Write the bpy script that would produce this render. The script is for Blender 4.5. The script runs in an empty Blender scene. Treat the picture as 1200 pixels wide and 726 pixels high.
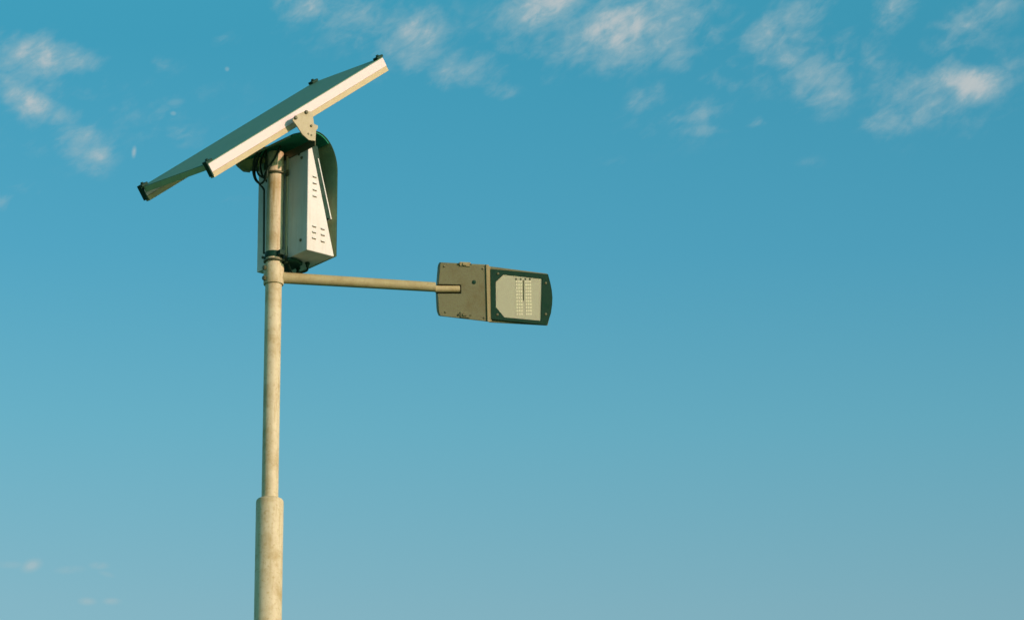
import bpy, bmesh, math, random
from mathutils import Vector, Matrix
from math import sin, cos, radians as R, pi

S = bpy.context.scene
C = S.collection
random.seed(4)

# ------------------------------------------------------------------ camera
ELEV = R(19.0)
cam_d = bpy.data.cameras.new('camera')
cam = bpy.data.objects.new('camera', cam_d)
C.objects.link(cam)
cam.location = (1.092, -20.80, 1.60)
cam.rotation_euler = (R(90) + ELEV, 0, 0)
cam_d.sensor_width = 36
cam_d.lens = 169.2
cam_d.clip_start = 0.1
cam_d.clip_end = 20000
S.camera = cam
S.render.resolution_x, S.render.resolution_y = 1024, 619

# ------------------------------------------------------------------ sun, exposure
SUN_AZ, SUN_EL = R(129), R(15)          # azimuth clockwise from +Y
sd = bpy.data.lights.new('sun', 'SUN')
sd.energy = 4.0
sd.angle = R(0.5)
sd.color = (1.0, 0.625, 0.50)
sun = bpy.data.objects.new('sun', sd)
C.objects.link(sun)
sdir = Vector((sin(SUN_AZ) * cos(SUN_EL), cos(SUN_AZ) * cos(SUN_EL), sin(SUN_EL)))
sun.rotation_euler = sdir.to_track_quat('Z', 'Y').to_euler()
sun.location = sdir * 60
vs = S.view_settings
vs.view_transform = 'Standard'
vs.look = 'None'
vs.exposure = 0.0
vs.gamma = 1.0
vs.use_curve_mapping = False

# ------------------------------------------------------------------ world: sky with small fair-weather clouds
W = bpy.data.worlds.new('World')
S.world = W
W.use_nodes = True
nt = W.node_tree
nt.nodes.clear()
N = nt.nodes.new


def lk(a, b):
    nt.links.new(a, b)


def math_(op, a, b=None, clamp=False):
    n = N('ShaderNodeMath')
    n.operation = op
    n.use_clamp = clamp
    for i, v in enumerate((a, b)):
        if v is None:
            continue
        if isinstance(v, (int, float)):
            n.inputs[i].default_value = v
        else:
            lk(v, n.inputs[i])
    return n.outputs[0]


def mapr(v, a, b, c=0.0, d=1.0, smooth=True):
    n = N('ShaderNodeMapRange')
    n.interpolation_type = 'SMOOTHSTEP' if smooth else 'LINEAR'
    lk(v, n.inputs[0])
    for i, x in enumerate((a, b, c, d)):
        n.inputs[i + 1].default_value = x
    return n.outputs[0]


def mixc(f, a, b, mode='MIX'):
    n = N('ShaderNodeMix')
    n.data_type = 'RGBA'
    n.blend_type = mode
    if isinstance(f, (int, float)):
        n.inputs[0].default_value = f
    else:
        lk(f, n.inputs[0])
    for i, v in ((6, a), (7, b)):
        if isinstance(v, tuple):
            n.inputs[i].default_value = v
        else:
            lk(v, n.inputs[i])
    return n.outputs[2]


sky = N('ShaderNodeTexSky')
sky.sky_type = 'NISHITA'
sky.sun_disc = False
sky.sun_elevation = SUN_EL
sky.sun_rotation = SUN_AZ
sky.air_density = 1.0
sky.dust_density = 1.0
sky.ozone_density = 1.0
geo = N('ShaderNodeTexCoord')
sep = N('ShaderNodeSeparateXYZ')
lk(geo.outputs['Generated'], sep.inputs[0])
az = math_('ARCTAN2', sep.outputs[0], sep.outputs[1])     # radians clockwise from +Y
el = math_('ARCSINE', sep.outputs[2])
# compass / elevation chart of the sky in degrees
azd = math_('MULTIPLY', az, 180 / pi)
eld = math_('MULTIPLY', el, 180 / pi)
chart = N('ShaderNodeCombineXYZ')
lk(azd, chart.inputs[0])
lk(eld, chart.inputs[1])
cv = chart.outputs[0]

# air tint by elevation (teal evening air, greyer lower; unseen end stops brightened for fill)
ramp = N('ShaderNodeValToRGB')
lk(mapr(eld, 0, 26, 0, 1, False), ramp.inputs[0])
TINT = [(0.0, (0.72, 1.73, 1.388, 1)), (0.462, (1.284, 1.44, 1.221, 1)), (0.593, (1.099, 1.471, 1.299, 1)), (0.677, (0.766, 1.523, 1.407, 1)), (0.756, (0.506, 1.443, 1.442, 1)), (0.853, (0.351, 1.431, 1.421, 1)), (1.0, (0.384, 1.776, 1.619, 1))]  # SKYTINT
cr = ramp.color_ramp
while len(cr.elements) < len(TINT):
    cr.elements.new(0.5)
for e_, (p_, c_) in zip(cr.elements, TINT):
    e_.position = p_
    e_.color = c_
tinted = mixc(1.0, sky.outputs[0], ramp.outputs[0], 'MULTIPLY')
tgain = N('ShaderNodeVectorMath')
tgain.operation = 'SCALE'
tgain.inputs['Scale'].default_value = 1.0
lk(tinted, tgain.inputs[0])
air = tgain.outputs[0]


def noise(vec, scale, detail, rough, dist=0.0, sc=(1, 1, 1), loc=(0, 0, 0), rot=0.0):
    mp = N('ShaderNodeMapping')
    mp.vector_type = 'TEXTURE'
    mp.inputs['Scale'].default_value = sc
    mp.inputs['Location'].default_value = loc
    mp.inputs['Rotation'].default_value = (0, 0, rot)
    lk(vec, mp.inputs[0])
    n = N('ShaderNodeTexNoise')
    n.inputs['Scale'].default_value = scale
    n.inputs['Detail'].default_value = detail
    n.inputs['Roughness'].default_value = rough
    n.inputs['Distortion'].default_value = dist
    lk(mp.outputs[0], n.inputs['Vector'])
    return n.outputs[0]


K = math.degrees(1 / 5641.0)            # degrees of sky per unit of the cloud chart


def sky_deg(px, py):
    """a place in the sky (azimuth, elevation in degrees)"""
    x, y = (px - 600) / 5641.0, (363 - py) / 5641.0
    d = Vector((x, cos(ELEV) - y * sin(ELEV), sin(ELEV) + y * cos(ELEV))).normalized()
    return math.degrees(math.atan2(d.x, d.y)), math.degrees(math.asin(d.z))


# cloud patches: sky place, half width, half height (chart units), tilt degrees, weight
PATCH = [
    (40, 110, 120, 80, -20, .42), (450, 40, 150, 70, -12, .46), (700, 25, 190, 75, 8, .50), (930, 60, 150, 80, 0, .46), (1110, 95, 130, 75, 10, .46),
    (810, 130, 110, 45, 8, .40), (190, 130, 110, 50, 10, .34),
    (30, 62, 70, 30, -8, .80), (92, 74, 45, 22, -12, .75), (12, 96, 40, 14, -20, .5), (40, 122, 56, 20, -22, .86), (75, 136, 36, 18, -10, .86),
    (95, 165, 50, 30, -35, .80), (185, 75, 25, 12, 0, .40), (205, 155, 60, 26, 0, .36), (260, 46, 36, 12, 5, .40), (128, 128, 20, 9, 0, .4),
    (365, 8, 60, 26, -5, .60), (430, 28, 90, 46, -12, .66), (490, 45, 48, 46, -40, .78), (545, 82, 58, 26, 5, .90), (590, 105, 32, 15, 0, .70),
    (645, 10, 84, 40, 20, .95), (605, 48, 56, 30, -15, .62), (735, 24, 125, 56, 8, .95), (780, 10, 62, 30, 0, .85), (700, 45, 80, 26, 10, .6),
    (832, 40, 30, 22, 35, .55), (895, 42, 52, 30, 25, .70), (940, 18, 56, 22, 14, .66), (965, 88, 50, 50, -25, .72), (925, 68, 50, 22, 20, .6), (1020, 72, 36, 22, 10, .45),
    (1042, 12, 44, 30, 25, .70), (1100, 106, 70, 36, 12, 1.0), (1132, 99, 52, 26, 0, 1.35), (1070, 135, 66, 22, 14, .86), (1120, 72, 70, 14, 4, .5),
    (762, 116, 38, 20, 20, .58), (815, 134, 48, 11, 12, .58), (825, 153, 42, 10, 0, .54), (846, 96, 40, 16, -5, .58), (800, 78, 26, 14, 0, .42),
    (1150, 20, 60, 26, 15, .52), (1105, 30, 30, 10, 0, .42), (885, 143, 34, 9, 4, .50), (715, 190, 26, 11, 0, .34), (275, 232, 36, 14, 10, .36), (950, 190, 26, 10, 0, .3),
    (25, 217, 36, 16, 0, .45), (5, 235, 25, 14, 0, .52), (215, 160, 24, 8, 15, .42),
]
total = None
for (px, py, hw, hh, tilt, wt) in PATCH:
    a0, e0 = sky_deg(px, py)
    mp = N('ShaderNodeMapping')
    mp.vector_type = 'TEXTURE'
    mp.inputs['Location'].default_value = (a0, e0, 0)
    mp.inputs['Rotation'].default_value = (0, 0, R(tilt))
    mp.inputs['Scale'].default_value = (hw * K * 1.4, hh * K * 1.4, 1)
    lk(cv, mp.inputs[0])
    ln = N('ShaderNodeVectorMath')
    ln.operation = 'LENGTH'
    lk(mp.outputs[0], ln.inputs[0])
    v = mapr(ln.outputs['Value'], 1.25, 0.0, 0.0, wt)
    total = v if total is None else math_('MAXIMUM', total, v)

# loose cloud elsewhere in the sky, well above this stretch of it
broad = noise(cv, 0.09, 3, 0.5, 0, (1.8, 1, 1), (3.1, 7.7, 0))
far_gate = math_('MULTIPLY', mapr(broad, 0.50, 0.68), mapr(eld, 23.5, 28.0))
total = math_('MAXIMUM', total, math_('MULTIPLY', far_gate, 0.8))

wisp = noise(cv, 1.5, 6, 0.5, 0.5, (1.8, 1, 1), (0.3, 0.2, 0), R(22))
curd = noise(cv, 3.6, 7, 0.58, 0.5, (1.7, 1, 1), (5.3, 1.2, 0), R(28))
hair = noise(cv, 8.0, 6, 0.62, 0.4, (2.0, 1, 1), (2.2, 9.1, 0), R(30))
tex = math_('ADD', math_('MULTIPLY', wisp, 0.41), math_('ADD', math_('MULTIPLY', curd, 0.36), math_('MULTIPLY', hair, 0.23)))
tex = math_('ADD', math_('MULTIPLY', tex, 1.75), -0.375)
dens = mapr(math_('ADD', tex, math_('MULTIPLY', total, 0.56)), 0.60, 1.28, 0.0, 0.95)
dens = math_('MULTIPLY', dens, mapr(total, 0.02, 0.45))
# tiny distant scraps of cloud low down; the high dots are blurred specks
SCRAP = [(37, 662, 13, 8, 20, .62), (82, 667, 18, 5, 5, .34), (116, 662, 12, 5, 0, .34), (102, 704, 11, 5, 0, .5), (131, 704, 11, 4.5, 0, .5),
         (12, 661, 20, 5, 0, .24), (125, 672, 10, 3.5, -15, .2), (157, 178, 3.2, 7.5, -5, .66), (266, 81, 3, 3, 0, .42), (203, 133, 4, 3, 0, .42), (205, 120, 12, 5, 10, .2)]
for (px, py, hw, hh, tilt, wt) in SCRAP:
    a0, e0 = sky_deg(px, py)
    mp = N('ShaderNodeMapping')
    mp.vector_type = 'TEXTURE'
    mp.inputs['Location'].default_value = (a0, e0, 0)
    mp.inputs['Rotation'].default_value = (0, 0, R(tilt))
    mp.inputs['Scale'].default_value = (hw * K * 1.06, hh * K, 1)
    lk(cv, mp.inputs[0])
    ln = N('ShaderNodeVectorMath')
    ln.operation = 'LENGTH'
    lk(mp.outputs[0], ln.inputs[0])
    v = mapr(ln.outputs['Value'], 1.3, 0.2, 0.0, wt)
    dens = math_('MAXIMUM', dens, math_('MULTIPLY', v, mapr(curd, 0.25, 0.5)))
CLOUD = mixc(mapr(dens, 0.40, 0.95), (3.7, 5.0, 5.3, 1), (5.5, 5.75, 5.7, 1))
skycol = mixc(math_('MULTIPLY', dens, 0.92), air, CLOUD)
bg = N('ShaderNodeBackground')
bg.inputs['Strength'].default_value = 0.10
lk(skycol, bg.inputs[0])
wo = N('ShaderNodeOutputWorld')
lk(bg.outputs[0], wo.inputs[0])


# ------------------------------------------------------------------ materials
def material(name, base, rough=0.5, metal=0.0, spec=0.4, grime=0.25, grime_col=None, gscale=9.0, streak=0.0, bump=0.15, fine=160.0):
    m = bpy.data.materials.new(name)
    m.use_nodes = True
    t = m.node_tree
    b = t.nodes['Principled BSDF']
    tc = t.nodes.new('ShaderNodeTexCoord')

    def nz(scale, detail, rgh, sc=(1, 1, 1)):
        mp = t.nodes.new('ShaderNodeMapping')
        mp.inputs['Scale'].default_value = sc
        t.links.new(tc.outputs['Object'], mp.inputs[0])
        n = t.nodes.new('ShaderNodeTexNoise')
        n.inputs['Scale'].default_value = scale
        n.inputs['Detail'].default_value = detail
        n.inputs['Roughness'].default_value = rgh
        t.links.new(mp.outputs[0], n.inputs['Vector'])
        return n.outputs[0]

    def mr(v, a, b_, c, d):
        n = t.nodes.new('ShaderNodeMapRange')
        n.interpolation_type = 'SMOOTHSTEP'
        t.links.new(v, n.inputs[0])
        for i, x in enumerate((a, b_, c, d)):
            n.inputs[i + 1].default_value = x
        return n.outputs[0]

    def mx(f, a, c, mode='MIX'):
        n = t.nodes.new('ShaderNodeMix')
        n.data_type = 'RGBA'
        n.blend_type = mode
        t.links.new(f, n.inputs[0])
        for i, v in ((6, a), (7, c)):
            if isinstance(v, tuple):
                n.inputs[i].default_value = v
            else:
                t.links.new(v, n.inputs[i])
        return n.outputs[2]

    g = grime_col or tuple(0.45 * x for x in base)
    col = mx(mr(nz(gscale, 6, 0.65), 0.42, 0.78, 0.0, grime), (*base, 1), (*g, 1))
    col = mx(mr(nz(gscale * 9, 4, 0.6), 0.5, 0.75, 0.0, grime * 0.7), col, (*g, 1))
    if streak:
        col = mx(mr(nz(14, 4, 0.6, (5, 5, 0.35)), 0.5, 0.8, 0.0, streak), col, (*g, 1))
    t.links.new(col, b.inputs['Base Color'])
    t.links.new(mr(nz(gscale * 3, 5, 0.6), 0.3, 0.7, max(0.05, rough - 0.12), min(1, rough + 0.15)), b.inputs['Roughness'])
    b.inputs['Metallic'].default_value = metal
    b.inputs['Specular IOR Level'].default_value = spec
    if bump:
        bp = t.nodes.new('ShaderNodeBump')
        bp.inputs['Strength'].default_value = bump
        bp.inputs['Distance'].default_value = 0.002
        t.links.new(nz(fine, 3, 0.6), bp.inputs['Height'])
        t.links.new(bp.outputs[0], b.inputs['Normal'])
    return m


M = {}
M['pole'] = material('cream_pole_paint', (0.57, 0.51, 0.35), 0.55, 0, 0.3, 0.85, (0.33, 0.24, 0.09), 8, 0.85, 0.4)
M['arm'] = material('arm_paint', (0.40, 0.35, 0.19), 0.6, 0, 0.3, 0.75, (0.28, 0.21, 0.09), 10, 0.2, 0.2)
M['rail'] = material('white_rail_paint', (0.70, 0.60, 0.60), 0.45, 0, 0.35, 0.12, (0.52, 0.43, 0.36), 6, 0, 0.08)
M['tan'] = material('tan_rail_paint', (0.50, 0.43, 0.265), 0.55, 0, 0.3, 0.4, (0.36, 0.28, 0.13), 8, 0, 0.15)
M['box'] = material('white_box_paint', (0.64, 0.64, 0.62), 0.5, 0, 0.35, 0.22, (0.42, 0.36, 0.28), 5, 0.3, 0.1)
M['hood'] = material('olive_hood_paint', (0.40, 0.48, 0.26), 0.6, 0, 0.25, 0.35, (0.20, 0.19, 0.09), 6, 0.25, 0.15)
M['bracket'] = material('bracket_metal', (0.42, 0.38, 0.25), 0.55, 0.0, 0.35, 0.4, (0.25, 0.20, 0.11), 14, 0, 0.2)
M['dark'] = material('dark_green_plastic', (0.005, 0.040, 0.025), 0.55, 0, 0.2, 0.3, (0.012, 0.045, 0.025), 12, 0, 0.1)
M['bolt'] = material('bolt_steel', (0.10, 0.11, 0.06), 0.5, 0.3, 0.4, 0.4, (0.06, 0.04, 0.02), 60, 0, 0.1)
M['cable'] = material('black_cable', (0.015, 0.035, 0.022), 0.6, 0, 0.25, 0.2, None, 30, 0, 0.05)
M['head'] = material('olive_lamp_housing', (0.155, 0.165, 0.095), 0.6, 0, 0.3, 0.7, (0.12, 0.10, 0.04), 13, 0, 0.4, 150)
M['ridge'] = material('lamp_ridge', (0.32, 0.28, 0.15), 0.55, 0, 0.3, 0.3, (0.2, 0.16, 0.07), 12, 0, 0.2)
M['reflector'] = material('lamp_reflector', (0.62, 0.60, 0.49), 0.4, 0, 0.4, 0.15, (0.58, 0.54, 0.40), 20, 0, 0.0)
M['led'] = material('led_phosphor', (0.99, 0.93, 0.76), 0.4, 0, 0.4, 0.1, None, 60, 0, 0.0)
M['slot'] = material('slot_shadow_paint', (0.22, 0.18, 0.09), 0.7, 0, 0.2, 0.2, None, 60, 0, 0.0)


M['roof_shade'] = material('roof_shade_green', (0.03, 0.26, 0.16), 0.9, 0, 0.1, 0.3, (0.03, 0.20, 0.11), 20, 0, 0.2)


def glass_mat():
    m = bpy.data.materials.new('lamp_glass')
    m.use_nodes = True
    t = m.node_tree
    t.nodes.clear()
    o = t.nodes.new('ShaderNodeOutputMaterial')
    mx = t.nodes.new('ShaderNodeMixShader')
    tr = t.nodes.new('ShaderNodeBsdfTransparent')
    tr.inputs[0].default_value = (0.93, 0.95, 0.93, 1)
    gl = t.nodes.new('ShaderNodeBsdfGlossy')
    gl.inputs['Roughness'].default_value = 0.12
    lw = t.nodes.new('ShaderNodeLayerWeight')
    lw.inputs[0].default_value = 0.5
    pw = t.nodes.new('ShaderNodeMath')
    pw.operation = 'POWER'
    t.links.new(lw.outputs['Facing'], pw.inputs[0])
    pw.inputs[1].default_value = 5
    ma = t.nodes.new('ShaderNodeMath')
    ma.operation = 'MULTIPLY_ADD'
    t.links.new(pw.outputs[0], ma.inputs[0])
    ma.inputs[1].default_value = 0.7
    ma.inputs[2].default_value = 0.04
    t.links.new(ma.outputs[0], mx.inputs[0])
    t.links.new(tr.outputs[0], mx.inputs[1])
    t.links.new(gl.outputs[0], mx.inputs[2])
    t.links.new(mx.outputs[0], o.inputs[0])
    return m


M['glass'] = glass_mat()


def panel_mat():
    """dark solar cells: a grid of cells with thin pale busbars under dusty glass"""
    m = bpy.data.materials.new('solar_cells')
    m.use_nodes = True
    t = m.node_tree
    b = t.nodes['Principled BSDF']
    tc = t.nodes.new('ShaderNodeTexCoord')
    br = t.nodes.new('ShaderNodeTexBrick')
    br.offset = 0.0
    br.inputs['Color1'].default_value = (0.10, 0.23, 0.13, 1)
    br.inputs['Color2'].default_value = (0.11, 0.24, 0.14, 1)
    br.inputs['Mortar'].default_value = (0.16, 0.27, 0.17, 1)
    br.inputs['Scale'].default_value = 6.4
    br.inputs['Mortar Size'].default_value = 0.014
    br.inputs['Brick Width'].default_value = 1.0
    br.inputs['Row Height'].default_value = 1.0
    t.links.new(tc.outputs['Object'], br.inputs['Vector'])
    n = t.nodes.new('ShaderNodeTexNoise')
    n.inputs['Scale'].default_value = 5
    n.inputs['Detail'].default_value = 6
    t.links.new(tc.outputs['Object'], n.inputs['Vector'])
    mx = t.nodes.new('ShaderNodeMix')
    mx.data_type = 'RGBA'
    mr = t.nodes.new('ShaderNodeMapRange')
    t.links.new(n.outputs[0], mr.inputs[0])
    mr.inputs[1].default_value, mr.inputs[2].default_value = 0.35, 0.75
    mr.inputs[3].default_value, mr.inputs[4].default_value = 0.10, 0.40
    t.links.new(mr.outputs[0], mx.inputs[0])
    t.links.new(br.outputs[0], mx.inputs[6])
    mx.inputs[7].default_value = (0.16, 0.27, 0.16, 1)
    t.links.new(mx.outputs[2], b.inputs['Base Color'])
    b.inputs['Roughness'].default_value = 0.45
    b.inputs['Specular IOR Level'].default_value = 0.3
    return m


M['cells'] = panel_mat()


def ground_mat():
    m = bpy.data.materials.new('grass_ground')
    m.use_nodes = True
    t = m.node_tree
    b = t.nodes['Principled BSDF']
    tc = t.nodes.new('ShaderNodeTexCoord')
    col = None
    for sc, a, c in ((0.15, (0.030, 0.150, 0.080, 1), (0.045, 0.15, 0.07, 1)), (4.0, None, (0.022, 0.11, 0.05, 1))):
        n = t.nodes.new('ShaderNodeTexNoise')
        n.inputs['Scale'].default_value = sc
        n.inputs['Detail'].default_value = 8
        t.links.new(tc.outputs['Object'], n.inputs['Vector'])
        mr = t.nodes.new('ShaderNodeMapRange')
        t.links.new(n.outputs[0], mr.inputs[0])
        mr.inputs[1].default_value, mr.inputs[2].default_value = 0.4, 0.75
        mx = t.nodes.new('ShaderNodeMix')
        mx.data_type = 'RGBA'
        t.links.new(mr.outputs[0], mx.inputs[0])
        if a:
            mx.inputs[6].default_value = a
        else:
            t.links.new(col, mx.inputs[6])
        mx.inputs[7].default_value = c
        col = mx.outputs[2]
    t.links.new(col, b.inputs['Base Color'])
    b.inputs['Roughness'].default_value = 0.95
    return m


M['ground'] = ground_mat()


# ------------------------------------------------------------------ mesh helpers
def obj(name, bm, mats, parent=None, bevel=0.0, smooth=True, matrix=None, angle=35):
    bmesh.ops.recalc_face_normals(bm, faces=bm.faces[:])
    me = bpy.data.meshes.new(name)
    bm.to_mesh(me)
    bm.free()
    for m in (mats if isinstance(mats, list) else [mats]):
        me.materials.append(m)
    if smooth:
        for p in me.polygons:
            p.use_smooth = True
        me.set_sharp_from_angle(angle=R(angle))
    o = bpy.data.objects.new(name, me)
    C.objects.link(o)
    if matrix is not None:
        o.matrix_world = matrix
    if parent is not None:
        o.parent = parent
        pw = WORLD.get(parent.name, Matrix())
        o.matrix_parent_inverse = pw.inverted()
    WORLD[o.name] = matrix if matrix is not None else Matrix()
    if bevel:
        md = o.modifiers.new('bevel', 'BEVEL')
        md.width = bevel
        md.segments = 2
        md.limit_method = 'ANGLE'
        md.angle_limit = R(40)
    return o


WORLD = {}


def box(bm, f, a, b):
    """box between corners a and b, f maps local (x, y, z) to space"""
    vs_ = [bm.verts.new(f(x, y, z)) for x in (a[0], b[0]) for y in (a[1], b[1]) for z in (a[2], b[2])]
    for q in ((0, 1, 3, 2), (4, 6, 7, 5), (0, 4, 5, 1), (2, 3, 7, 6), (0, 2, 6, 4), (1, 5, 7, 3)):
        bm.faces.new([vs_[i] for i in q])


def prism(bm, f, poly, d0, d1, shrink=None):
    """polygon (x, y) swept from z = d0 to d1; shrink scales the far end about the centroid"""
    cx = sum(p[0] for p in poly) / len(poly)
    cy = sum(p[1] for p in poly) / len(poly)
    s = shrink or 1.0
    A = [bm.verts.new(f(x, y, d0)) for x, y in poly]
    B = [bm.verts.new(f(cx + (x - cx) * s, cy + (y - cy) * s, d1)) for x, y in poly]
    n = len(poly)
    bm.faces.new(A)
    bm.faces.new(B[::-1])
    for i in range(n):
        j = (i + 1) % n
        bm.faces.new((A[i], A[j], B[j], B[i]))


def lathe(bm, f, prof, n=48, cap=True):
    """profile of (radius, height) turned about the local z axis"""
    rings = []
    for r, h in prof:
        rings.append([bm.verts.new(f(r * cos(2 * pi * k / n), r * sin(2 * pi * k / n), h)) for k in range(n)])
    for a, b in zip(rings, rings[1:]):
        for k in range(n):
            bm.faces.new((a[k], a[(k + 1) % n], b[(k + 1) % n], b[k]))
    if cap:
        bm.faces.new(rings[0][::-1])
        bm.faces.new(rings[-1])


def tube(bm, pts, r, n=12, closed=False):
    pts = [Vector(p) for p in pts]
    rings = []
    ref = None
    m = len(pts)
    for i, p in enumerate(pts):
        if closed:
            t = (pts[(i + 1) % m] - pts[i - 1]).normalized()
        else:
            t = (pts[min(i + 1, m - 1)] - pts[max(i - 1, 0)]).normalized()
        if ref is None:
            ref = t.orthogonal().normalized()
        ref = (ref - t * ref.dot(t)).normalized()
        s = t.cross(ref)
        rr = r[i] if isinstance(r, (list, tuple)) else r
        rings.append([bm.verts.new(p + (ref * cos(2 * pi * k / n) + s * sin(2 * pi * k / n)) * rr) for k in range(n)])
    pairs = list(zip(rings, rings[1:]))
    if closed:
        pairs.append((rings[-1], rings[0]))
    for a, b in pairs:
        for k in range(n):
            bm.faces.new((a[k], a[(k + 1) % n], b[(k + 1) % n], b[k]))
    if not closed:
        bm.faces.new(rings[0][::-1])
        bm.faces.new(rings[-1])


def smooth_path(pts, k=8):
    pts = [Vector(p) for p in pts]
    out = []
    for i in range(len(pts) - 1):
        p0, p1, p2, p3 = pts[max(i - 1, 0)], pts[i], pts[i + 1], pts[min(i + 2, len(pts) - 1)]
        for j in range(k):
            t = j / k
            out.append(0.5 * ((2 * p1) + (p2 - p0) * t + (2 * p0 - 5 * p1 + 4 * p2 - p3) * t * t + (3 * p1 - p0 - 3 * p2 + p3) * t ** 3))
    out.append(pts[-1])
    return out


# ------------------------------------------------------------------ ground
bm = bmesh.new()
bmesh.ops.create_circle(bm, cap_ends=True, radius=6000, segments=96)
g = obj('ground', bm, M['ground'], smooth=False)
g['kind'] = 'structure'

# ------------------------------------------------------------------ the solar street lamp
root = bpy.data.objects.new('solar_street_lamp', None)
C.objects.link(root)
root.location = (0, 0, 0)
root['label'] = 'cream pole solar street lamp with tilted panel, vented white box and LED head on arm'
root['category'] = 'street lamp'

ZB = 9.008                                   # underside of the battery box
AZ = R(38.0)
U = Vector((cos(AZ), sin(AZ), 0))            # from the pole out through the box
V = Vector((-sin(AZ), cos(AZ), 0))
Z = Vector((0, 0, 1))


def L(u, v, h):                              # millimetres about the pole axis, h above the box underside
    return U * (u / 1000) + V * (v / 1000) + Z * (h / 1000 + ZB)


def PZ(x, y, z):
    return Vector((x, y, z))


# pole: thick lower tube, slim upper tube
bm = bmesh.new()
zs = 7.858
prof = [(0.0625, 0.0), (0.0625, zs - 0.012), (0.0605, zs - 0.004), (0.0555, zs + 0.001), (0.0385, zs + 0.003)]
lathe(bm, PZ, prof, 64)
obj('lower_pole', bm, M['pole'], root)
bm = bmesh.new()
lathe(bm, PZ, [(0.0380, zs - 0.05), (0.0380, ZB + 0.515), (0.036, ZB + 0.52)], 56)
up = obj('upper_pole', bm, M['pole'], root)
bm = bmesh.new()
random.seed(9)
ring_ = []
for k in range(96):
    a = 2 * pi * k / 96
    ring_.append((0.0392 * cos(a), 0.0392 * sin(a), zs + 0.0035 + random.uniform(-0.0008, 0.0008)))
tube(bm, ring_, [0.0042 + random.uniform(-0.0008, 0.0010) for _ in range(96)], 8, True)
obj('weld_bead', bm, M['arm'], up)
# base flange with bolts at the foot of the pole
bm = bmesh.new()
q = 0.19
box(bm, PZ, (-q, -q, 0.002), (q, q, 0.022))
fl = obj('base_plate', bm, M['pole'], root, 0.003)
for sx in (-1, 1):
    for sy in (-1, 1):
        bm = bmesh.new()
        lathe(bm, lambda x, y, z: Vector((sx * 0.145 + x, sy * 0.145 + y, z)), [(0.012, 0.023), (0.012, 0.06), (0.010, 0.065)], 6)
        obj('bolt', bm, M['bolt'], fl, smooth=False)

# arm collar
bm = bmesh.new()
lathe(bm, lambda x, y, z: Vector((x, y, ZB + z)), [(0.0384, -0.125), (0.0455, -0.124), (0.0465, -0.120), (0.0465, -0.034), (0.0455, -0.030), (0.0384, -0.029)], 56)
col = obj('arm_collar', bm, M['pole'], root)
for hh in (-0.052, -0.102):                  # set screws on the collar's left side
    bm = bmesh.new()
    d = Vector((-0.80, -0.60, 0))
    t = Vector((0.60, -0.80, 0))
    lathe(bm, lambda x, y, z: d * (0.045 + z) + t * x + Z * (ZB + hh + y), [(0.011, 0.0), (0.011, 0.012), (0.009, 0.014)], 6)
    obj('set_screw', bm, M['bolt'], col, smooth=False)

# arm
ARM_H = -0.088
aaz = R(10.4)
AD = Vector((cos(aaz), sin(aaz), 0))
bm = bmesh.new()
tube(bm, [AD * 0.040 + Z * (ZB + ARM_H), AD * 0.45 + Z * (ZB + ARM_H), AD * 0.750 + Z * (ZB + ARM_H)], [0.0262, 0.0240, 0.0225], 32)
obj('lamp_arm', bm, M['arm'], root)

# ---- lamp head, underside turned towards the road
HX = Vector((cos(R(14)), sin(R(14)), 0.0))
roll = R(69)
side = Vector((sin(R(14)), -cos(R(14)), 0))      # horizontal, square to the arm, to the road side
HN = side * sin(roll) - Z * cos(roll)        # outward normal of the underside
HN = (HN - HX * HN.dot(HX)).normalized()
HY = HN.cross(HX).normalized()
if HY.z < 0:
    HY = -HY
HO = AD * 0.764 + Z * (ZB + ARM_H) - HY * 0.009


def HL(x, y, z):
    return HO + HX * (x / 1000) + HY * (y / 1000) + HN * (z / 1000)


def hc(cx, cy):
    y = -(cy - (347 + (cx - 180) * 0.079)) * 0.665
    return ((cx - 180) * 0.662 - 0.115 * y, y)


def hp(*pts):
    return [hc(*p) for p in pts]


# gear housing (the rear part, with a channel for the arm end)
bm = bmesh.new()
back = hp((206, 163), (540, 178), (540, 572), (190, 532), (180, 505), (177, 378), (345, 378), (345, 318), (183, 314), (198, 178))
prism(bm, HL, back, -34, 0)
full = hp((206, 163), (540, 178), (540, 572), (190, 532), (180, 505), (177, 378), (183, 314), (198, 178))
prism(bm, HL, full, -34.0, -86, 0.86)
head = obj('lamp_head', bm, M['head'], root, 0.003)
# spigot of the arm lying in the channel
bm = bmesh.new()
sx0, sy0 = hc(176, 348)
sx1, sy1 = hc(338, 346)
tube(bm, [HL(sx0 - 8, sy0 + 1, -14), HL(sx1, sy1, -14)], 0.0165, 24)
obj('arm_spigot', bm, M['arm'], head)
# raised ridge between the two halves
bm = bmesh.new()
prism(bm, HL, hp((527, 176), (548, 178), (548, 573), (527, 571)), 0.3, 7)
prism(bm, HL, hp((548, 184), (560, 190), (560, 566), (548, 570)), -8, 3)
obj('ridge', bm, M['ridge'], head, 0.0015)
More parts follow.
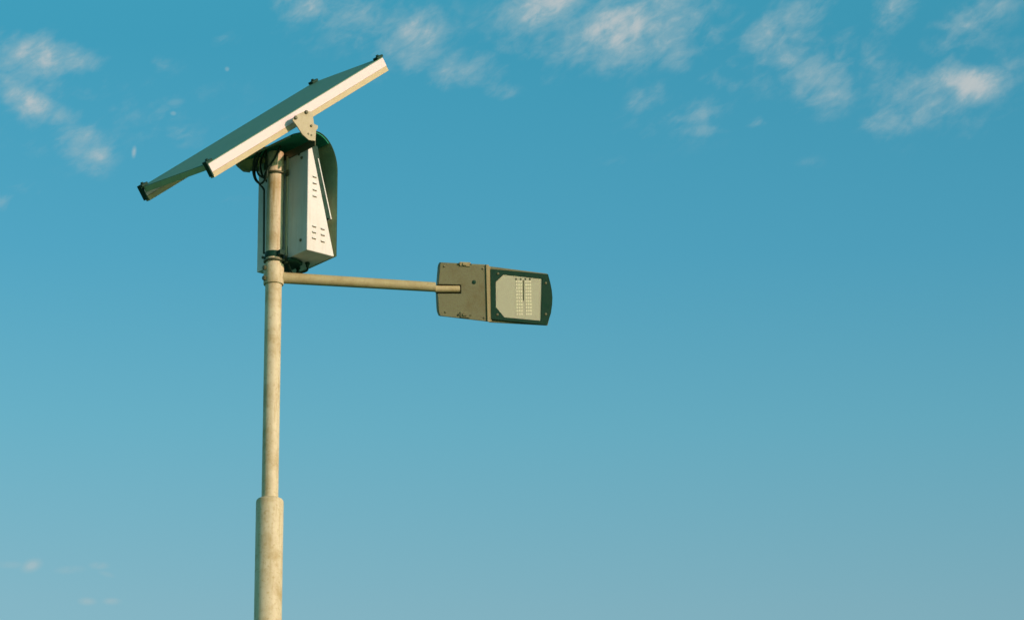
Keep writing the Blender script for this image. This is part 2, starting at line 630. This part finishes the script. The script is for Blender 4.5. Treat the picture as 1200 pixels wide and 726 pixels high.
# hole plug, latches
bm = bmesh.new()
hx, hy = hc(440, 298)
lathe(bm, lambda x, y, z: HL(hx + x, hy + y, z), [(9.5, 0.2), (9.5, 1.5), (6, 2.4)], 20)
obj('plug', bm, M['dark'], head)
for pts, m_ in (([(340, 158), (418, 162), (418, 190), (340, 186)], 'ridge'), ([(335, 502), (405, 508), (405, 545), (335, 540)], 'head')):
    bm = bmesh.new()
    a = hp(*pts)
    prism(bm, HL, a, 0.2, 5)
    cx_ = (a[0][0] + a[1][0]) / 2
    cy_ = (a[0][1] + a[2][1]) / 2
    prism(bm, HL, [(cx_ - 12, cy_ - 5), (cx_ + 8, cy_ - 5), (cx_ + 8, cy_ + 5), (cx_ - 12, cy_ + 5)], 5, 10)
    obj('latch', bm, M[m_], head, 0.001)
    for s in (-1, 1):
        bm = bmesh.new()
        lathe(bm, lambda x, y, z: HL(cx_ + s * 27 + x, cy_ + y * 1.0, z), [(4.5, 0.2), (4.5, 7)], 10)
        obj('bolt', bm, M['bolt'], head)
# small screws
for p in ((228, 190), (228, 505), (505, 545), (505, 205)):
    bm = bmesh.new()
    x0, y0 = hc(*p)
    lathe(bm, lambda x, y, z: HL(x0 + x, y0 + y, z), [(5, 0.2), (5, 1.5), (3, 2.5)], 12)
    obj('bolt', bm, M['bolt'], head)

# optic housing: olive rim body, dark frame with a glazed opening
outer = hp((545, 188), (975, 240), (990, 300), (999, 350), (1004, 405), (1000, 455), (990, 515), (966, 600), (545, 577))
bm = bmesh.new()
prism(bm, HL, outer, -22, -6)
prism(bm, HL, outer, -22, -80, 0.82)
optic = obj('optic_housing', bm, M['head'], head, 0.003)
# cooling fins on the back of the optic housing
for k in range(9):
    bm = bmesh.new()
    cx = 590 + k * 42
    a, b_ = hc(cx, 300), hc(cx + 10, 500)
    prism(bm, HL, [(a[0], a[1]), (a[0] + 5, a[1]), (a[0] + 5, b_[1]), (a[0], b_[1])], -66, -104)
    obj('cooling_fin', bm, M['head'], head)
win = hp((595, 297), (655, 243), (932, 272), (916, 566), (652, 542), (592, 470))
frame = hp((560, 207), (974, 243), (989, 302), (998, 352), (1002, 405), (998, 455), (988, 513), (958, 594), (556, 552))
bm = bmesh.new()


def frame_ring(bm, outer_, inner_, z0, z1):
    from mathutils.geometry import delaunay_2d_cdt
    pts = [Vector(p) for p in outer_ + inner_]
    no, ni = len(outer_), len(inner_)
    edges = [(i, (i + 1) % no) for i in range(no)] + [(no + i, no + (i + 1) % ni) for i in range(ni)]
    vv, ee, ff, _, _, _ = delaunay_2d_cdt(pts, edges, [], 1, 1e-6)

    def inside(p, poly):
        c = False
        for i in range(len(poly)):
            a, b = poly[i], poly[i - 1]
            if (a[1] > p[1]) != (b[1] > p[1]) and p[0] < (b[0] - a[0]) * (p[1] - a[1]) / (b[1] - a[1]) + a[0]:
                c = not c
        return c
    top = [bm.verts.new(HL(p.x, p.y, z1)) for p in vv]
    bot = [bm.verts.new(HL(p.x, p.y, z0)) for p in vv]
    for f_ in ff:
        m_ = sum((vv[i] for i in f_), Vector((0, 0))) / len(f_)
        if inside(m_, outer_) and not inside(m_, inner_):
            bm.faces.new([top[i] for i in f_])
            bm.faces.new([bot[i] for i in f_][::-1])
    for ring, off, nn in ((outer_, 0, no), (inner_, no, ni)):
        for i in range(nn):
            a, b = off + i, off + (i + 1) % nn
            bm.faces.new((top[a], top[b], bot[b], bot[a]))


frame_ring(bm, frame, win, -5.6, 5.4)
obj('lens_frame', bm, M['dark'], head, 0.0, smooth=False)
# screws on the lens frame
for p in ((612, 240), (600, 522), (955, 305), (950, 520)):
    bm = bmesh.new()
    x0, y0 = hc(*p)
    lathe(bm, lambda x, y, z: HL(x0 + x, y0 + y, z), [(6, 5.6), (6, 7.0), (3.5, 8)], 12)
    obj('bolt', bm, M['bolt'], head)
wc = (sum(p[0] for p in win) / 6, sum(p[1] for p in win) / 6)
inner = [(wc[0] + (x - wc[0]) * 0.992, wc[1] + (y - wc[1]) * 0.992) for x, y in win]
bm = bmesh.new()
prism(bm, HL, inner, -5.4, 1.0)
obj('reflector', bm, M['reflector'], head, smooth=False)
# two LED modules: rows of little yellow chips on a pale board
for (xa, xb) in ((738, 788), (806, 852)):
    bm = bmesh.new()
    for r in range(11):
        cy = 294 + r * 22.5
        for c_ in range(3):
            cx = xa + (xb - xa) * (c_ + 0.5) / 3
            x0, y0 = hc(cx, cy)
            box(bm, lambda x, y, z: HL(x0 + x, y0 + y, z), (-3.9, -4.6, 0.8), (3.9, 4.6, 2.2))
    obj('led_module', bm, M['led'], head, smooth=False)
bm = bmesh.new()
prism(bm, HL, hp((792, 285), (799, 285), (797, 425), (790, 425)), 0.8, 2.0)
for cx in (738, 772, 806, 838):
    prism(bm, HL, hp((cx, 270), (cx + 10, 271), (cx + 10, 284), (cx, 283)), 0.8, 2.2)
obj('led_wiring', bm, M['bolt'], head, smooth=False)
bm = bmesh.new()
prism(bm, HL, inner, 3.2, 4.8)
obj('lens_glass', bm, M['glass'], head, smooth=False)

# ---- battery box: thin at the top, deep at the bottom
BU, BH = 43.0, 530.0
DB, DT, BV = 153.0, 15.0, 198.0


def UH(x, y, z):                             # (u, h) outline swept along v
    return L(x, z, y)


bm = bmesh.new()
prism(bm, UH, [(BU, 0), (BU + DB, 0), (BU + DB, 6), (BU + DT, BH), (BU, BH)], -BV, BV)
bb = obj('battery_box', bm, M['box'], root, 0.003)
# raised dark lid on the sloping front, with a pale edge strip


def slope_u(h):
    return BU + DB + (DT - DB) * (h - 6) / (BH - 6)


bm = bmesh.new()
h0, h1 = 178, 520
prism(bm, UH, [(slope_u(h0) + 1, h0), (slope_u(h0) + 26, h0 + 4), (slope_u(h1) + 38, h1), (slope_u(h1) + 1, h1)], -BV + 4, BV - 4)
lid = obj('lid', bm, M['dark'], bb, 0.002)
bm = bmesh.new()
prism(bm, UH, [(slope_u(h0) + 26.5, h0), (slope_u(h0) + 33, h0 + 2), (slope_u(h1) + 44, h1 - 60), (slope_u(h1) + 38.5, h1 - 60)], -BV + 2, BV - 2)
obj('lid_strip', bm, M['box'], bb, 0.001)
# louvred vents on the sunny end
for (px, py) in ((369.7, 207.4), (369.8, 215), (370, 223), (370, 230.4), (370, 266), (370, 273), (370, 280), (379.7, 269), (379.9, 276), (380, 283.7)):
    u = ((px - 322) * 3.9 - 0.616 * BV) / 0.788
    h = (304 + (u * 0.616 - BV * 0.788) * 0.0836 - py) / 0.2424
    bm = bmesh.new()
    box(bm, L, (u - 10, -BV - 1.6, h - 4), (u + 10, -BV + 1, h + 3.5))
    n0 = len(bm.faces)
    v_ = [L(u - 11, -BV - 0.5, h + 6), L(u + 11, -BV - 0.5, h + 6), L(u + 11, -BV - 6, h + 0.5), L(u - 11, -BV - 6, h + 0.5)]
    w_ = [p - Z * 0.0014 for p in v_]
    A_ = [bm.verts.new(p) for p in v_]
    B_ = [bm.verts.new(p) for p in w_]
    bm.faces.new(A_)
    bm.faces.new(B_[::-1])
    for i in range(4):
        bm.faces.new((A_[i], A_[(i + 1) % 4], B_[(i + 1) % 4], B_[i]))
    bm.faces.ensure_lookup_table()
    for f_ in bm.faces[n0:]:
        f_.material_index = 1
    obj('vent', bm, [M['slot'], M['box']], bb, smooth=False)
# back mounting channel and folded seams on the back of the box
bm = bmesh.new()
for v0 in (-46, 34):
    box(bm, L, (BU - 8, v0, 12), (BU - 0.5, v0 + 12, BH - 30))
obj('mounting_channel', bm, M['bracket'], bb, 0.001)
for (v, h) in ((-128, 486), (-150, 462), (-150, 60), (150, 60)):
    bm = bmesh.new()
    lathe(bm, lambda x, y, z: L(BU - 0.4 - z, v + x, h + y), [(7, 0), (7, 4), (5, 6)], 6)
    obj('bolt', bm, M['bolt'], bb, smooth=False)
# tray under the box
bm = bmesh.new()
prism(bm, lambda x, y, z: L(x, y, z), [(30, -70), (70, -78), (118, -62), (125, 62), (70, 78), (30, 70)], -20, -3)
obj('box_tray', bm, M['dark'], bb, 0.002)
for (u, v, r) in ((146, -60, 11), (150, 20, 11), (150, 100, 9)):
    bm = bmesh.new()
    lathe(bm, lambda x, y, z: L(u + x, v + y, z), [(r, -1), (r, -10), (r * 0.7, -11), (r * 0.7, -22)], 16)
    obj('cable_gland', bm, M['dark'], bb)

# ---- hood: one bent sheet over the box
prof = []
for k in range(15):                          # bend at the outer top
    t = k / 14 * pi / 2
    prof.append((87 + 118 * cos(t), 413 + 172 * sin(t)))
prof = [(205, 2)] + prof + [(40, 574), (0, 560), (-45, 541), (-56, 534), (-62, 522)]


def offset(poly, d):
    out = []
    for i, p in enumerate(poly):
        a = Vector(poly[max(i - 1, 0)])
        b = Vector(poly[min(i + 1, len(poly) - 1)])
        t = (b - a).normalized()
        out.append((p[0] + t.y * d, p[1] - t.x * d))
    return out


HVN, HVF = -203.0, 207.0
out_ = offset(prof, 2.5)
bm = bmesh.new()
ring = prof + out_[::-1]
n_ = len(prof)
A = [bm.verts.new(UH(x, y, HVN)) for x, y in ring]
B = [bm.verts.new(UH(x, y, HVF)) for x, y in ring]
m_ = len(ring)
for i in range(m_):
    j = (i + 1) % m_
    bm.faces.new((A[i], A[j], B[j], B[i]))
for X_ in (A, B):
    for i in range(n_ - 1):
        bm.faces.new((X_[i], X_[i + 1], X_[m_ - 2 - i], X_[m_ - 1 - i])).material_index = 1  # sheet edges coloured dark so the sun draws no bright rim
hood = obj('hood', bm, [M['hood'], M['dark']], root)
# added dark green sheet, stands in for the deep shade under the roof
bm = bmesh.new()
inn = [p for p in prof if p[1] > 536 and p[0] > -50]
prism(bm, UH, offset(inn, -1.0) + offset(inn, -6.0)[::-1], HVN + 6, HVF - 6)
obj('roof_shade', bm, M['roof_shade'], hood)
# end skirt closing the far end under the roof
bm = bmesh.new()
top_ = [p for p in prof if p[1] > 500]
poly = [(x, y - 2) for x, y in top_] + [(-58, 495), (-20, 488), (40, 500), (130, 505)]
prism(bm, UH, poly, HVF - 3, HVF - 0.5)
obj('end_skirt', bm, M['hood'], hood)

# ---- strap and panel brackets
bm = bmesh.new()
box(bm, L, (38.4, -256.5, 488), (42.4, 150, 526))
obj('strap', bm, M['bolt'], root, 0.001)


def uh_at(px, py, v):
    u = ((px - 322) * 3.9 + 0.616 * v) / 0.788
    return u, (304 + (u * 0.616 + v * 0.788) * 0.0836 - py) / 0.2424


bolts = [uh_at(x, y, -262) for x, y in ((347.5, 138.5), (359.5, 131.5), (365.5, 147.5), (362.5, 157), (366, 158.5))]
plate = [uh_at(x, y, -259) for x, y in ((344, 141), (347, 136), (359, 129.5), (366.5, 131), (368.5, 145), (373, 147), (373, 150), (371, 153), (370.5, 165.3), (363, 164.5), (355.5, 158), (349.5, 148.5))]
for v0, v1 in ((-262.5, -257), (257.5, 263)):
    bm = bmesh.new()
    prism(bm, UH, plate, v0, v1)
    br = obj('panel_bracket', bm, M['bracket'], root, 0.001)
    for (u, h), r, ln in zip(bolts, (9, 9, 6, 5, 5), (9, 9, 6, 1.2, 1.2)):
        bm = bmesh.new()
        vv = v0 - 0.3 if v0 < 0 else v1 + 0.3
        s = -1 if v0 < 0 else 1
        lathe(bm, lambda x, y, z: L(u + x, vv + s * z, h + y), [(r, 0), (r, ln * 0.8), (r * 0.75, ln)], 6 if r > 5 else 14)
        obj('bolt', bm, M['bolt'], br, smooth=False)

# ---- solar panel
PA, SL, RO = R(39.46), R(37.89), R(3.33)   # heading, slope and slight roll of the panel
E1 = Vector((cos(PA) * cos(SL), sin(PA) * cos(SL), sin(SL)))
E2 = Vector((-sin(PA), cos(PA), 0))
E2 = E2 * cos(RO) + E1.cross(E2) * sin(RO)
E3 = E1.cross(E2)
PC = Vector((-0.0635, 0.0012, 9.6805))
PMAT = Matrix((E1, E2, E3)).transposed().to_4x4()
PMAT.translation = PC
LA, LB = 627.0, 250.0


def PL(x, y, z):
    return Vector((x / 1000, y / 1000, z / 1000))


bm = bmesh.new()
box(bm, PL, (-LA + 1, -LB - 3, 0.3), (LA - 1, LB + 3, 3.4))
pan = obj('solar_panel', bm, M['cells'], root, 0, False, PMAT)
bm = bmesh.new()
box(bm, PL, (-LA + 14, -LB + 10, -11), (LA - 14, LB - 10, -7.4))
obj('back_sheet', bm, M['rail'], pan, 0, False, PMAT)
for s in (-1, 1):
    bm = bmesh.new()
    q = LB + 4
    sec = [(q, 0), (q, -42), (q - 27, -42), (q - 27, -12), (q - 11, -12), (q - 11, 0)]
    prism(bm, lambda x, y, z: PL(z, s * x, y), sec, -LA, LA)
    obj('long_rail', bm, M['rail'], pan, 0.0012, True, PMAT)
    bm = bmesh.new()
    sec = [(q - 2, -42.5), (q - 2, -67), (q - 27, -67), (q - 27, -42.5)]
    prism(bm, lambda x, y, z: PL(z, s * x, y), sec, -LA, LA)
    obj('support_rail', bm, M['tan'], pan, 0.0012, True, PMAT)
    bm = bmesh.new()
    box(bm, PL, (s * (LA - 6) - 6, -LB + 24, -25), (s * (LA - 6) + 6, LB - 24, 0))
    obj('end_frame', bm, M['hood'], pan, 0.001, True, PMAT)  # short ends get a darker green in place of their shade
    for t in (-1, 1):
        bm = bmesh.new()
        box(bm, PL, (s * (LA - 14) - 20, t * (LB - 10) - 16, 3.7), (s * (LA - 14) + 20, t * (LB - 10) + 16, 15))
        if s < 0:
            box(bm, PL, (-LA - 9, t * (LB - 6) - 13, -58), (-LA - 0.5, t * (LB - 6) + 13, 14.8))
        lathe(bm, lambda x, y, z: PL(s * (LA - 14) + x, t * (LB - 10) + y, z), [(8, 15.2), (8, 21), (5, 23)], 6)
        obj('corner_clamp', bm, M['dark'], pan, 0.001, True, PMAT)
bm = bmesh.new()
for p in (-330, 0, 330):
    box(bm, PL, (p - 14, -LB + 14, -34), (p + 14, LB - 14, -11.6))
obj('cross_rib', bm, M['rail'], pan, 0.001, True, PMAT)
bm = bmesh.new()
box(bm, PL, (-300, -60, -44), (-170, 60, -11.7))
obj('junction_box', bm, M['dark'], pan, 0.003, True, PMAT)

# ---- pole clamps (U bolts) and cables
for h, dz in ((415, 0), (-12, 0)):
    bm = bmesh.new()
    pts = []
    for k in range(19):
        t = pi / 2 + pi * k / 18
        pts.append(L(43.5 * cos(t), 43.5 * sin(t), h))
    pts = [L(40, 43.5, h)] + pts + [L(40, -43.5, h)]
    tube(bm, pts, 0.0055, 10)
    box(bm, L, (30, -58, h - 14), (36, -38.6, h + 14))
    box(bm, L, (30, 38.6, h - 14), (36, 58, h + 14))
    obj('pole_clamp', bm, M['bolt'], root)
bm = bmesh.new()
lathe(bm, lambda x, y, z: Vector((x, y, ZB + z)), [(0.0384, 0.004), (0.0425, 0.004), (0.0425, 0.030), (0.0384, 0.030)], 48)
box(bm, L, (-12, 40, 6), (12, 66, 28))
box(bm, L, (-12, -66, 6), (12, -40, 28))
obj('saddle_clamp', bm, M['dark'], root)
cab = [
    [(-52, 46, 545), (-66, 70, 505), (-60, 96, 455), (-52, 88, 405), (-50, 48, 372), (-52, 10, 380), (-50, -6, 410), (-40, 20, 500), (-30, 30, 552)],
    [(-30, 70, 548), (-40, 104, 490), (-36, 112, 430), (-30, 84, 385), (-30, 50, 350), (-36, 36, 300), (-34, 34, 60), (-30, 38, 34)],
    [(-40, 30, 552), (-52, 55, 520), (-52, 78, 470), (-46, 70, 425), (-44, 30, 400), (-50, 6, 415), (-47, -18, 440), (-30, -38, 480), (-6, -46, 540)],
    [(-10, 60, 556), (-20, 92, 500), (-8, 96, 440), (14, 72, 395), (26, 54, 360), (28, 50, 200), (28, 50, 30), (40, 60, -20), (80, 60, -42), (146, -40, -40), (146, -60, -20)],
    [(150, 20, -20), (120, 10, -48), (70, -30, -40), (48, -44, -12), (46, -44, 60)],
]
for c_ in cab:
    bm = bmesh.new()
    tube(bm, [L(*p) for p in smooth_path(c_, 8)], 0.0048, 8)
    obj('cable', bm, M['cable'], root)
